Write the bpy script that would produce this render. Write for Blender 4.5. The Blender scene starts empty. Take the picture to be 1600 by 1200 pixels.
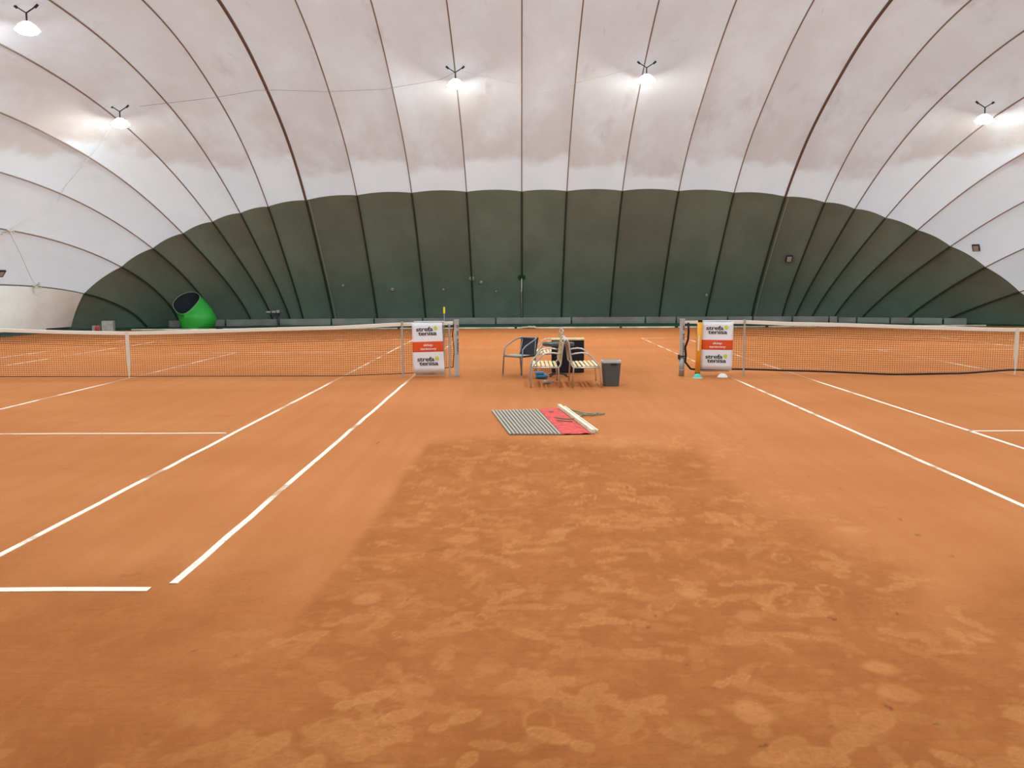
import bpy, math, random
import numpy as np
from mathutils import Vector, Matrix
random.seed(7); np.random.seed(7)
SC = bpy.context.scene; COL = SC.collection
PI = math.pi

# ------------------------------------------------------------------ materials
def mat(name, col, rough=.8, metal=0., spec=.3, bump=0., bscale=40., vary=0., vscale=3., emit=None, estr=0., trans=0.):
    m = bpy.data.materials.new(name); m.use_nodes = True
    nt = m.node_tree; N = nt.nodes; L = nt.links
    b = N['Principled BSDF']
    b.inputs['Base Color'].default_value = (*col, 1); b.inputs['Roughness'].default_value = rough
    b.inputs['Metallic'].default_value = metal; b.inputs['Specular IOR Level'].default_value = spec
    if trans: b.inputs['Transmission Weight'].default_value = trans
    if emit:
        b.inputs['Emission Color'].default_value = (*emit, 1); b.inputs['Emission Strength'].default_value = estr
    tc = N.new('ShaderNodeTexCoord')
    if vary:
        n = N.new('ShaderNodeTexNoise'); n.inputs['Scale'].default_value = vscale; n.inputs['Detail'].default_value = 4
        L.new(tc.outputs['Object'], n.inputs['Vector'])
        r = N.new('ShaderNodeValToRGB')
        r.color_ramp.elements[0].position = .3; r.color_ramp.elements[1].position = .7
        r.color_ramp.elements[0].color = (*[c*(1-vary) for c in col], 1)
        r.color_ramp.elements[1].color = (*[min(1, c*(1+vary)) for c in col], 1)
        L.new(n.outputs['Fac'], r.inputs['Fac']); L.new(r.outputs['Color'], b.inputs['Base Color'])
    if bump:
        n = N.new('ShaderNodeTexNoise'); n.inputs['Scale'].default_value = bscale; n.inputs['Detail'].default_value = 3
        L.new(tc.outputs['Object'], n.inputs['Vector'])
        bp = N.new('ShaderNodeBump'); bp.inputs['Strength'].default_value = bump; bp.inputs['Distance'].default_value = .02
        L.new(n.outputs['Fac'], bp.inputs['Height']); L.new(bp.outputs['Normal'], b.inputs['Normal'])
    return m

class G:                                   # tiny node-graph helper
    def __init__(s, name):
        s.m = bpy.data.materials.new(name); s.m.use_nodes = True; s.nt = s.m.node_tree
        s.N = s.nt.nodes; s.L = s.nt.links; s.b = s.N['Principled BSDF']; s.tc = s.N.new('ShaderNodeTexCoord')
    def set(s, sock, v):
        if hasattr(v, 'node'): s.L.new(v, sock)
        else: sock.default_value = v
    def coord(s, scale=(1, 1, 1), rot=(0, 0, 0)):
        n = s.N.new('ShaderNodeMapping'); n.inputs['Scale'].default_value = scale; n.inputs['Rotation'].default_value = rot
        s.L.new(s.tc.outputs['Object'], n.inputs['Vector']); return n.outputs['Vector']
    def noise(s, vec, scale, detail=3, rough=.55, dist=0.):
        n = s.N.new('ShaderNodeTexNoise'); s.L.new(vec, n.inputs['Vector']); n.inputs['Scale'].default_value = scale
        n.inputs['Detail'].default_value = detail; n.inputs['Roughness'].default_value = rough; n.inputs['Distortion'].default_value = dist
        return n.outputs['Fac']
    def ramp(s, fac, lo, hi, a=0., b=1.):
        n = s.N.new('ShaderNodeMapRange'); n.interpolation_type = 'SMOOTHSTEP'
        s.set(n.inputs['Value'], fac); n.inputs['From Min'].default_value = lo; n.inputs['From Max'].default_value = hi
        n.inputs['To Min'].default_value = a; n.inputs['To Max'].default_value = b; return n.outputs['Result']
    def math(s, op, a, b=0., c=0.):
        n = s.N.new('ShaderNodeMath'); n.operation = op; s.set(n.inputs[0], a); s.set(n.inputs[1], b); s.set(n.inputs[2], c); return n.outputs[0]
    def mix(s, fac, a, b, mode='MIX'):
        n = s.N.new('ShaderNodeMix'); n.data_type = 'RGBA'; n.blend_type = mode
        s.set(n.inputs[0], fac)
        s.set(n.inputs[6], a if hasattr(a, 'node') else (*a, 1)); s.set(n.inputs[7], b if hasattr(b, 'node') else (*b, 1))
        return n.outputs[2]
    def attr(s, name):
        n = s.N.new('ShaderNodeAttribute'); n.attribute_name = name; return n.outputs['Fac']
    def xyz(s):
        n = s.N.new('ShaderNodeSeparateXYZ'); s.L.new(s.tc.outputs['Object'], n.inputs[0]); return n.outputs
    def bump(s, h, strength, dist=.02):
        n = s.N.new('ShaderNodeBump'); n.inputs['Strength'].default_value = strength; n.inputs['Distance'].default_value = dist
        s.L.new(h, n.inputs['Height']); s.L.new(n.outputs['Normal'], s.b.inputs['Normal'])
    def out(s, col, rough=.9, spec=.1):
        s.set(s.b.inputs['Base Color'], col); s.b.inputs['Roughness'].default_value = rough
        s.b.inputs['Specular IOR Level'].default_value = spec; return s.m

# clay -------------------------------------------------------------
CLAY = (.55, .222, .083); WORN = (.40, .142, .046)
def clay_material():
    g = G('clay')
    big = g.ramp(g.noise(g.coord((.25, .5, 1)), 1., 4), .3, .7)
    col = g.mix(big, (.57, .20, .062), (.65, .242, .084))
    drag = g.ramp(g.noise(g.coord((5., .28, 1), (0, 0, .12)), 1., 3, .5), .35, .65)
    col = g.mix(g.math('MULTIPLY', drag, .35), col, (.53, .168, .048))
    scuff = g.ramp(g.noise(g.coord((2.2, 5., 1), (0, 0, .35)), 1., 5, .7, .8), .60, .72)
    col = g.mix(g.math('MULTIPLY', scuff, .35), col, (.41, .135, .040))
    worn = g.attr('worn')
    wc = g.mix(g.ramp(g.noise(g.coord((1, .8, 1)), 2.2, 6, .72), .35, .68), (.385, .117, .029), (.48, .160, .043))
    streak = g.ramp(g.noise(g.coord((1.2, 22, 1)), 2., 4, .6), .5, .66)
    wc = g.mix(g.math('MULTIPLY', streak, .4), wc, (.31, .095, .026))
    patchy = g.ramp(g.noise(g.coord((1.5, 1.0, 1)), 3.6, 7, .74, .6), .5, .60)
    wc = g.mix(g.math('MULTIPLY', patchy, .22), wc, (.60, .213, .060))
    col = g.mix(worn, col, wc)
    col = g.mix(g.math('MULTIPLY', g.attr('print'), .9), col, (.76, .325, .105))
    col = g.mix(g.attr('speck'), col, (.13, .045, .016))
    grain = g.noise(g.coord(), 260., 2, .7)
    med = g.ramp(g.noise(g.coord((1, 1, 1), (0, 0, .4)), 22., 7, .75, .3), .46, .66)
    col = g.mix(g.math('MULTIPLY', med, g.math('ADD', .12, g.math('MULTIPLY', worn, .22))), col, (.33, .10, .027))
    crumb = g.ramp(g.noise(g.coord(), 75., 3, .6), .70, .76)
    col = g.mix(g.math('MULTIPLY', crumb, .45), col, (.22, .07, .02))
    col = g.mix(g.ramp(grain, .3, .7, 0., .3), col, (.30, .11, .04))
    h = g.math('ADD', g.math('MULTIPLY', grain, .3), g.math('MULTIPLY', g.noise(g.coord(), 38., 4, .65), .5))
    h = g.math('ADD', h, g.math('MULTIPLY', g.attr('print'), .4))
    g.bump(h, .55, .012)
    return g.out(col, .95, .05)

def line_material():
    g = G('court_line_tape')
    n = g.ramp(g.noise(g.coord((1, 1, 1)), .9, 5, .65), .53, .63)
    n2 = g.ramp(g.noise(g.coord((1, 1, 1)), 14., 3, .6), .6, .72)
    f = g.math('MAXIMUM', g.math('MULTIPLY', n, .8), g.math('MULTIPLY', n2, .6))
    x, y, z = g.xyz()                                   # clay swept over the tape beside and beyond the nets
    near = g.ramp(g.math('ABSOLUTE', g.math('SUBTRACT', y, 16.9)), .7, 1.7, .92, 0.)
    beyond = g.math('MULTIPLY', g.ramp(y, 17.5, 19., 0., 1.), g.ramp(g.noise(g.coord(), .8, 4, .6), .42, .58, .25, .95))
    f = g.math('MAXIMUM', f, g.math('MAXIMUM', near, beyond))
    return g.out(g.mix(f, (.93, .84, .66), CLAY), .8, .2)

def white_membrane():
    g = G('white_membrane'); x, y, z = g.xyz()
    cl = g.ramp(g.noise(g.coord((.5, .2, .5)), 1., 4, .6), .35, .7)
    base = g.mix(cl, (.76, .80, .84), (.70, .745, .785))
    # grime that begins above a tide line on every panel
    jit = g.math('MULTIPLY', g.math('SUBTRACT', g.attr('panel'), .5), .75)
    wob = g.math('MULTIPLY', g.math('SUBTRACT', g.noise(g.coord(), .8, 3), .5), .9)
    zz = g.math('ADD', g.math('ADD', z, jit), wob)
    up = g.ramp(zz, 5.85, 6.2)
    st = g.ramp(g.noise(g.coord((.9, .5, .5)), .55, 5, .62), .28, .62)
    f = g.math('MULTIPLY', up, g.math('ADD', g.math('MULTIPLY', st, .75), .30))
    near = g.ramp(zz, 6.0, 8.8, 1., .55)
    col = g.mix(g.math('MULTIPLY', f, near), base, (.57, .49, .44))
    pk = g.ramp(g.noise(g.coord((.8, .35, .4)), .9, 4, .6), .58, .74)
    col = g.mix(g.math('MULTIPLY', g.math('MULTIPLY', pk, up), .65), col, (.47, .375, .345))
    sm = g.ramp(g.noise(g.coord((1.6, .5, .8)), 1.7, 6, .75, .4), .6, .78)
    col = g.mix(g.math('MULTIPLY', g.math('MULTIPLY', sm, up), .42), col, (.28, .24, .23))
    dv = g.ramp(g.attr('panel'), 0, 1, 0., .12)
    col = g.mix(dv, col, (.4, .36, .34))
    weave = g.noise(g.coord((1, 1, 4)), 9., 3, .6)
    g.bump(weave, .12, .03)
    m = g.out(col, .75, .15)
    tr = g.N.new('ShaderNodeBsdfTranslucent'); g.set(tr.inputs['Color'], g.mix(.5, col, (.72, .80, .90)))
    mx = g.N.new('ShaderNodeMixShader'); mx.inputs[0].default_value = .30          # daylight glows through the thin fabric
    o = next(n for n in g.N if n.type == 'OUTPUT_MATERIAL')
    g.L.new(g.b.outputs[0], mx.inputs[1]); g.L.new(tr.outputs[0], mx.inputs[2]); g.L.new(mx.outputs[0], o.inputs['Surface'])
    return m

def green_membrane():
    g = G('green_membrane')
    a = g.ramp(g.noise(g.coord((.5, .5, .25)), 1.1, 4, .6), .35, .65)
    col = g.mix(a, (.138, .190, .152), (.166, .230, .184))
    gr = g.ramp(g.noise(g.coord((.7, .7, .5)), 1.0, 3, .5), .5, .72)
    col = g.mix(g.math('MULTIPLY', gr, .5), col, (.115, .180, .135))
    br = g.ramp(g.attr('panel'), 0, 1)
    col = g.mix(g.math('MULTIPLY', br, .35), col, (.135, .136, .112))
    g.bump(g.noise(g.coord((1, 1, 2)), 3., 4, .6), .25, .05)
    return g.out(col, .6, .25)

M = dict(
 clay=clay_material(), line=line_material(), white=white_membrane(), green=green_membrane(),
 seam_w=mat('seam_brown', (.25, .18, .145), .8), seam_h=mat('seam_heavy_brown', (.15, .10, .08), .7), seam_g=mat('seam_green', (.026, .045, .026), .7),
 board=mat('anchor_board', (.23, .23, .215), .8, vary=.2, vscale=1.5), edging=mat('edging', (.62, .62, .48), .7, vary=.35, vscale=2),
 sheet=mat('green_sheet', (.022, .085, .045), .6, vary=.35, vscale=1.2, bump=.4, bscale=3),
 cord=mat('net_cord', (.035, .022, .018), .8), hem=mat('black_cord', (.012, .011, .012), .6),
 band=mat('cream_band', (.86, .80, .66), .7), strap=mat('cream_strap', (.78, .70, .56), .7),
 postw=mat('post_white', (.52, .52, .49), .4, metal=.2), postg=mat('post_grey', (.40, .385, .35), .5, metal=.3), dark=mat('dark_metal', (.03, .03, .032), .5),
 stick=mat('grey_stick', (.42, .42, .40), .5), bwhite=mat('banner_white', (.90, .93, .95), .5), borange=mat('banner_orange', (.78, .10, .02), .5),
 ink=mat('ink_black', (.02, .02, .025), .6), winkk=mat('ink_white', (.95, .85, .80), .6), ball=mat('tennis_ball_yellow', (.65, .75, .05), .7),
 tube=mat('orange_tube', (.90, .38, .03), .45), teal=mat('teal_plastic', (.10, .62, .46), .5), cwhite=mat('cone_white', (.85, .80, .70), .6),
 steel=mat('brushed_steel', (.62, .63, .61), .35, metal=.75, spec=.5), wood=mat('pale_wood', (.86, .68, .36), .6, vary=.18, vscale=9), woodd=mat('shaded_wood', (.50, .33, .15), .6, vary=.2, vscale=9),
 rattan=mat('dark_rattan', (.05, .055, .06), .6, bump=.8, bscale=120), tframe=mat('grey_tube', (.26, .27, .28), .35, metal=.5), foot=mat('dusty_foot', (.50, .32, .2), .8),
 black=mat('black_panel', (.014, .016, .019), .5), ttop=mat('table_top_grey', (.085, .085, .082), .35), bin=mat('bin_grey', (.10, .11, .105), .55), rim=mat('bin_liner', (.58, .60, .58), .5),
 blue=mat('blue_plastic', (.06, .24, .42), .35), bottle=mat('clear_bottle', (.7, .75, .85), .1, trans=.6, spec=.5), red=mat('red_mesh', (.74, .085, .07), .8, vary=.3, vscale=14, bump=.5, bscale=60),
 ridge=mat('mat_ridge', (.47, .41, .31), .8), valley=mat('mat_valley', (.13, .105, .075), .9), barw=mat('cream_wood', (.85, .78, .55), .6, vary=.15, vscale=6), rope=mat('dull_rope', (.30, .28, .16), .9),
 gduct=mat('green_fabric', (.030, .36, .045), .45, bump=.5, bscale=4), lining=mat('duct_lining', (.012, .018, .022), .9), greybox=mat('pale_box', (.36, .38, .35), .7, vary=.2, vscale=6),
 redc=mat('red_plastic', (.45, .04, .03), .5), patch=mat('pale_patch', (.36, .36, .31), .7), ring=mat('dark_green_ring', (.012, .085, .05), .6), wrope=mat('white_rope', (.62, .62, .55), .8),
 yellow=mat('yellow_tip', (.85, .80, .02), .5), cable=mat('thin_cable', (.36, .33, .31), .7), whousing=mat('lamp_bell_glow', (.8, .82, .84), .4, emit=(.9, .96, 1.), estr=1.6),  # lamp bell given a weak emission, so the lamp's glare looks wider
 glow1=mat('lamp_glow_neutral', (1, 1, 1), emit=(.86, .95, .94), estr=430), glow2=mat('lamp_glow_cool', (1, 1, 1), emit=(.76, .92, 1.05), estr=400), glow3=mat('lamp_glow_dim', (1, 1, 1), emit=(.78, .92, 1.05), estr=330),
 curtain=mat('curtain_sheet', (.84, .90, .87), .7, vary=.06, vscale=1.5, bump=.3, bscale=2.5),
 shelfg=mat('grey_shelf', (.2, .2, .19), .6))

# ------------------------------------------------------------------ mesh helpers
class MB:
    def __init__(s): s.v = []; s.f = []; s.mi = []
    def add(s, vs, fs, mi=0):
        o = len(s.v); s.v += [tuple(p) for p in vs]; s.f += [tuple(i+o for i in f) for f in fs]; s.mi += [mi]*len(fs)
    def box(s, c, size, R=None, mi=0, taper=1.):
        hx, hy, hz = [a/2 for a in size]; vs = []
        for z, t in ((-hz, 1), (hz, taper)):
            for x, y in ((-hx, -hy), (hx, -hy), (hx, hy), (-hx, hy)):
                p = Vector((x*t, y*t, z)); p = (R @ p) if R else p; vs.append(p+Vector(c))
        s.add(vs, [(3, 2, 1, 0), (4, 5, 6, 7), (0, 1, 5, 4), (1, 2, 6, 5), (2, 3, 7, 6), (3, 0, 4, 7)], mi)
    def tube(s, pts, r, n=8, mi=0, caps=True):
        pts = [Vector(p) for p in pts]; rs = r if isinstance(r, (list, tuple)) else [r]*len(pts)
        up = None; vs = []; fs = []
        for i, p in enumerate(pts):
            t = (pts[min(i+1, len(pts)-1)]-pts[max(i-1, 0)]).normalized()
            if up is None: up = Vector((0, 0, 1)) if abs(t.z) < .9 else Vector((1, 0, 0))
            a = t.cross(up).normalized(); b = a.cross(t).normalized(); up = b
            for k in range(n):
                an = 2*PI*k/n; vs.append(p+(a*math.cos(an)+b*math.sin(an))*rs[i])
        for i in range(len(pts)-1):
            for k in range(n):
                k2 = (k+1) % n; fs.append((i*n+k, i*n+k2, (i+1)*n+k2, (i+1)*n+k))
        if caps: fs.append(tuple(reversed(range(n)))); fs.append(tuple((len(pts)-1)*n+k for k in range(n)))
        s.add(vs, fs, mi)
    def lathe(s, prof, c=(0, 0, 0), n=20, mi=0):
        vs = []; fs = []
        for r, z in prof:
            for k in range(n):
                a = 2*PI*k/n; vs.append((c[0]+r*math.cos(a), c[1]+r*math.sin(a), c[2]+z))
        for i in range(len(prof)-1):
            for k in range(n):
                k2 = (k+1) % n; fs.append((i*n+k, i*n+k2, (i+1)*n+k2, (i+1)*n+k))
        s.add(vs, fs, mi)
    def build(s, name, mats, parent=None, smooth=False, loc=None):
        me = bpy.data.meshes.new(name); me.from_pydata(s.v, [], s.f)
        for m in (mats if isinstance(mats, (list, tuple)) else [mats]): me.materials.append(m)
        me.polygons.foreach_set('material_index', s.mi)
        if smooth: me.polygons.foreach_set('use_smooth', [True]*len(s.f))
        me.update(); o = bpy.data.objects.new(name, me); COL.objects.link(o)
        if parent: o.parent = parent
        if loc: o.location = loc
        return o

def tag(o, label=None, cat=None, group=None, kind=None):
    if label: o['label'] = label
    if cat: o['category'] = cat
    if group: o['group'] = group
    if kind: o['kind'] = kind
    return o
def thing(name, loc, label, cat, rz=0., group=None):
    o = bpy.data.objects.new(name, None); o.empty_display_size = .1; COL.objects.link(o)
    o.location = loc; o.rotation_euler = (0, 0, rz); return tag(o, label, cat, group)
def copy_tree(o, parent=None):
    c = o.copy(); COL.objects.link(c); c.parent = parent
    for ch in list(o.children): copy_tree(ch, c)
    return c

# ------------------------------------------------------------------ the dome
Xc, Zc, DA, DB = 1.1, 16.9, 22.5, 22.1
TD = [0, .5, 1.9, 4.2, 5.6, 7, 9, 11, 13.2, 17, 22.5]; TH = [0, .75, 2.5, 5.0, 6.15, 7.05, 8.05, 8.95, 9.75, 10.75, 11.3]
def hermite(xs, ys):
    xs = np.array(xs, float); ys = np.array(ys, float); h = np.diff(xs); dl = np.diff(ys)/h
    m = np.zeros(len(xs)); m[1:-1] = 2*dl[:-1]*dl[1:]/(dl[:-1]+dl[1:]); m[0] = dl[0]; m[-1] = .05
    def f(x):
        x = np.clip(x, xs[0], xs[-1]); i = np.clip(np.searchsorted(xs, x)-1, 0, len(h)-1); t = (x-xs[i])/h[i]
        return (1+2*t)*(1-t)**2*ys[i]+t*(1-t)**2*h[i]*m[i]+t*t*(3-2*t)*ys[i+1]+t*t*(t-1)*h[i]*m[i+1]
    return f
hf = hermite(TD, TH)
def sval(X, Y): return (np.abs((X-Xc)/DA)**4+np.abs((Y-Zc)/DB)**4)**.25
def surfh(X, Y): return hf(np.maximum(0, 1-sval(X, Y))*22.1)
def surfn(X, Y):
    e = .02; gx = (surfh(X+e, Y)-surfh(X-e, Y))/(2*e); gy = (surfh(X, Y+e)-surfh(X, Y-e))/(2*e)
    n = np.stack([-gx, -gy, np.ones_like(gx)], -1); return n/np.linalg.norm(n, axis=-1, keepdims=True)
CO = np.array([[-21.221, 0.097, 7.794, 0.846, -5.235], [-19.632, 1.792, 5.378, -0.862, -2.92], [-17.765, 1.412, 4.096, -0.233, -1.859], [-15.841, 0.482, 3.288, 0.87, -1.438], [-13.873, -0.715, 3.149, 0.903, -1.259], [-12.184, -0.756, 1.571, 1.18, -0.874], [-10.661, -0.452, 0.035, 0.96, -0.433], [-9.103, -0.236, -0.485, 0.836, -0.287], [-7.247, -0.087, -0.257, 0.338, -0.095], [-5.232, 0, 0, 0, 0], [-3.118, 0, 0, 0, 0], [-0.992, 0, 0, 0, 0], [0.745, 0, 0, 0, 0], [2.88, 0, 0, 0, 0], [5.037, 0, 0, 0, 0], [7.112, 0.025, 0.188, -0.24, -0.028], [8.959, 0.275, 0.335, -0.958, 0.458], [10.579, 0.539, -0.221, -1.291, 0.753], [12.233, 0.509, -1.384, -1.383, 0.825], [14.083, 0.331, -2.842, -1.284, 1.165], [15.851, -0.015, -3.551, -1.552, 1.552], [17.624, -1.12, -2.992, -1.398, 0.945], [19.397, -2.332, -2.173, -0.913, 0.313], [20.605, -1.723, -2.288, -1.773, -0.667]])
def seamX(c, w): return Xc+c[0]+c[1]*w**2+c[2]*w**4+c[3]*w**8+c[4]*w**14
def wend(c):
    lo, hi = .3, 1.
    for _ in range(40):
        mid = (lo+hi)/2
        if sval(seamX(c, mid), Zc+DB*mid) < .9995: lo = mid
        else: hi = mid
    return lo
WB = (34.45-Zc)/DB                         # where white fabric meets green
def wsamples(c, n1=44, n2=26):
    e = wend(c)
    if e <= WB+.005: e = WB+.005
    a = np.linspace(0, WB, n1); t = np.linspace(0, 1, n2)[1:]; b = WB+(e-WB)*(1-(1-t)**1.25)
    return np.concatenate([a, b])
N1 = 44
def build_dome():
    parts = {'ceiling': MB(), 'wall_back': MB(), 'wall_front': MB(), 'wall_left': MB(), 'wall_right': MB()}
    attrs = {k: [] for k in parts}
    def sheet(P, key_mid, pv):
        # P: rows (w>=0) x cols x 3 ; mirrored for the near half
        for sgn in (1, -1):
            Q = P.copy()
            if sgn < 0: Q[..., 1] = 2*Zc-Q[..., 1]
            R_, C_ = Q.shape[:2]
            for r0, r1, key in ((0, N1, key_mid), (N1-1, R_, 'wall_back' if sgn > 0 else 'wall_front')):
                sub = Q[r0:r1]; n = sub.shape[0]
                fs = []
                for i in range(n-1):
                    for j in range(C_-1):
                        q = (i*C_+j, i*C_+j+1, (i+1)*C_+j+1, (i+1)*C_+j)
                        fs.append(q if sgn < 0 else q[::-1])
                parts[key].add(sub.reshape(-1, 3).tolist(), fs); attrs[key] += [pv]*(n*C_)
    U = 9
    for k in range(len(CO)-1):
        c0, c1 = CO[k], CO[k+1]; cols = []
        for u in np.linspace(0, 1, U):
            c = c0*(1-u)+c1*u; w = wsamples(c); X = seamX(c, w); Y = Zc+DB*w; H = surfh(X, Y)
            n = surfn(X, Y); wid = abs(c1[0]-c0[0])
            fade = np.clip((1-w/w[-1])*8, 0, 1)
            sag = .050*wid*4*u*(1-u)*fade
            P = np.stack([X, Y, H], -1)+n*sag[:, None]; P[:, 2] = np.maximum(P[:, 2], 0.); cols.append(P)
        sheet(np.stack(cols, 1), 'ceiling', random.random())
    for side, c in ((-1, CO[0]), (1, CO[-1])):
        w = wsamples(c); X = seamX(c, w); Y = Zc+DB*w
        foot = Xc+side*DA*np.maximum(0, 1-np.abs(w)**4)**.25
        cols = []
        for u in np.linspace(0, 1, 7):
            x = X*(1-u)+foot*u; H = surfh(x, Y)*(1 if u < 1 else 0); n = surfn(x-side*.01, Y)
            sag = .06*4*u*(1-u)*np.clip((1-w/w[-1])*6, 0, 1)
            P = np.stack([x, Y, H], -1)+n*sag[:, None]; cols.append(P)
        P = np.stack(cols, 1)
        if side < 0: P = P[:, ::-1]
        sheet(P, 'wall_left' if side < 0 else 'wall_right', .2)
    objs = {}
    for k, mb in parts.items():
        m = M['green'] if k in ('wall_back', 'wall_front') else M['white']
        o = mb.build(k, m, smooth=True); tag(o, kind='structure')
        a = o.data.attributes.new('panel', 'FLOAT', 'POINT'); a.data.foreach_set('value', attrs[k]); objs[k] = o
    # seams: raised welds / clamped joints on the inner face, one strip per seam
    for k, c in enumerate(CO):
        heavy = k in (7, 16)
        w = wsamples(c, 44, 26); e = w[-1]
        for lo, hi, key, mt in ((-WB, WB, 'ceiling', 'seam_h' if heavy else 'seam_w'), (WB, e-.002, 'wall_back', 'seam_g')):
            ww = np.linspace(lo, hi, 90 if key == 'ceiling' else 26); X = seamX(c, ww); Y = Zc+DB*ww
            P = np.stack([X, Y, surfh(X, Y)], -1); n = surfn(X, Y)
            t = np.gradient(P, axis=0); t /= np.linalg.norm(t, axis=1, keepdims=True)
            b = np.cross(t, n); hw = (.050 if heavy else .021) if key == 'ceiling' else (.045 if heavy else .038)
            V = []
            for i in range(len(ww)):
                p, nn, bb = P[i], n[i], b[i]
                V += [p-bb*hw+nn*.0, p-bb*hw*.7-nn*.035, p+bb*hw*.7-nn*.035, p+bb*hw+nn*.0]
            fs = []
            for i in range(len(ww)-1):
                for q in range(3): fs.append((i*4+q, i*4+q+1, i*4+q+5, i*4+q+4))
            mb = MB(); mb.add(V, fs); mb.build('seam', M[mt], objs[key])
            if heavy and key == 'wall_back':   # cable lying along the clamped joint
                mb = MB(); mb.tube([P[i]-n[i]*.06+b[i]*.12 for i in range(len(ww))], .012, 5); mb.build('cable', M['patch'], objs[key])
    return objs
DOME = build_dome()

# ------------------------------------------------------------------ floor
def vnoise(X, Y, seed, sx, sy, octs=3):
    rs = np.random.RandomState(seed); out = np.zeros_like(X); amp = 1.; tot = 0
    for o in range(octs):
        T = rs.rand(257, 257); x = X*sx*2**o+300; y = Y*sy*2**o+300
        xi = np.floor(x).astype(int); yi = np.floor(y).astype(int); fx = x-xi; fy = y-yi
        fx = fx*fx*(3-2*fx); fy = fy*fy*(3-2*fy); xi %= 256; yi %= 256
        out += amp*((T[xi, yi]*(1-fx)+T[xi+1, yi]*fx)*(1-fy)+(T[xi, yi+1]*(1-fx)+T[xi+1, yi+1]*fx)*fy); tot += amp; amp *= .55
    return out/tot
def sstep(a, b, x): t = np.clip((x-a)/(b-a), 0, 1); return t*t*(3-2*t)
def build_floor():
    ys = [-6., -4, -2, -1, 0, .6, 1.2, 1.7]; y = 2.0
    while y < 36: ys.append(y); y += max(.012, 3.2*y*y/2412)
    ys += [36., 38., 40.]; ys = np.array(ys)
    xs = [0.]; x = 0.
    while x < 27: x += max(.013, .0075*x); xs.append(x)
    xs = np.array([-a for a in xs[::-1][:-1]]+xs); xs = xs[(xs > -23.5) & (xs < 26)]
    X, Y = np.meshgrid(xs, ys); nx, ny = len(xs), len(ys)
    n1 = vnoise(X, Y, 1, .9, .5); n2 = vnoise(X, Y, 2, 3., 2.); n3 = vnoise(X, Y, 5, 14., 12., 4)
    wob = (n1-.5)*1.0+(n2-.5)*.5
    left = sstep(-1.12, -.98, X+.05*(9.8-np.clip(Y, 0, 9.8))*.5+wob*.10)
    right = 1-sstep(1.45, 2.3, X-wob*1.1-.05*np.maximum(0, 6-Y))
    far = 1-sstep(9.2, 10.0, Y+wob*1.2)
    strip = left*right*far
    near = 1-sstep(3.5, 5.4, Y+wob*2.0-.22*np.abs(X-.4))
    worn = np.clip(np.maximum(strip*.85, near*(.8+.2*(1-sstep(2.9, 3.8, Y+wob)))), 0, 1)  # strip between the courts, plus a band of clay darker towards the camera
    base = 1-sstep(1.5, 3.4, np.abs(Y-16.3)+wob*1.5); mid = (1-sstep(1.3, 2.2, np.abs(X-.8)))
    worn = np.maximum(worn, base*mid*.35)
    pr = np.zeros_like(X); sp = np.zeros_like(X); rs = np.random.RandomState(11)
    def stamp(cx, cy, ang, kind, amp, s=1.):
        R = .34*s; i0, i1 = np.searchsorted(ys, [cy-R, cy+R]); j0, j1 = np.searchsorted(xs, [cx-R, cx+R])
        if i1-i0 < 2 or j1-j0 < 2: return
        dx = X[i0:i1, j0:j1]-cx; dy = Y[i0:i1, j0:j1]-cy; c, s_ = math.cos(ang), math.sin(ang)
        u = (c*dx+s_*dy)/s; v = (-s_*dx+c*dy)/s
        nn = n2[i0:i1, j0:j1]-.5; n4 = n3[i0:i1, j0:j1]-.5
        if kind == 0:     # shoe: sole and heel
            d = np.minimum(np.sqrt(((u-.05)/.105)**2+(v/.052)**2), np.sqrt(((u+.10)/.055)**2+(v/.042)**2))
            val = (1-sstep(.8, 1.08, d+nn*.3+n4*.35))*(.6+.4*sstep(.6, .92, d))*(.82+.18*np.sin(u*190))*(.8+.8*n4)
        elif kind == 1:   # dusted smudge
            d = np.sqrt((u/.11)**2+(v/.085)**2); val = (1-sstep(.55, 1.1, d+nn*1.1+n4*.8))*(.8+.7*n4)*.75
        elif kind == 3:   # swirl rim
            d = np.sqrt((u/.09)**2+(v/.06)**2); val = np.exp(-((d-1+nn*.6)/.12)**2)*(.55+1.*n4)
        else:             # small dark divot
            d = np.sqrt((u/.035)**2+(v/.012)**2); sp[i0:i1, j0:j1] = np.maximum(sp[i0:i1, j0:j1], (1-sstep(.4, 1.1, d+nn*.8+n4*3.))*amp); return
        pr[i0:i1, j0:j1] = np.maximum(pr[i0:i1, j0:j1], val*amp)
    for _ in range(520):
        cy = 2.1+8.0*rs.rand()**1.15; cx = rs.uniform(-1.1, 2.4)+.25*(max(0, 6-cy))*rs.uniform(-.25, .5)
        k = rs.choice([0, 0, 0, 0, 1, 3]); stamp(cx, cy, rs.uniform(0, PI), k, rs.uniform(.3, 1.), rs.uniform(.7, 1.05))
    for _ in range(900):
        cy = 2.1+8.0*rs.rand()**1.2; cx = rs.uniform(-1.2, 2.6)+.3*max(0, 5-cy)*rs.uniform(-1, 1); stamp(cx, cy, rs.uniform(0, PI), rs.choice([0, 1]), rs.uniform(.15, .5), rs.uniform(.25, .5))
    for _ in range(60):
        cy = rs.uniform(2.1, 4.8); cx = rs.uniform(-2.6, 3.2); stamp(cx, cy, rs.uniform(0, PI), rs.choice([0, 1, 3]), rs.uniform(.2, .5))
    for _ in range(130):
        cy = 2.2+7.5*rs.rand()**1.3; cx = rs.uniform(-1.6, 2.9); stamp(cx, cy, rs.normal(0, .9), 2, rs.uniform(.3, .8), rs.uniform(.25, .7))
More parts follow.
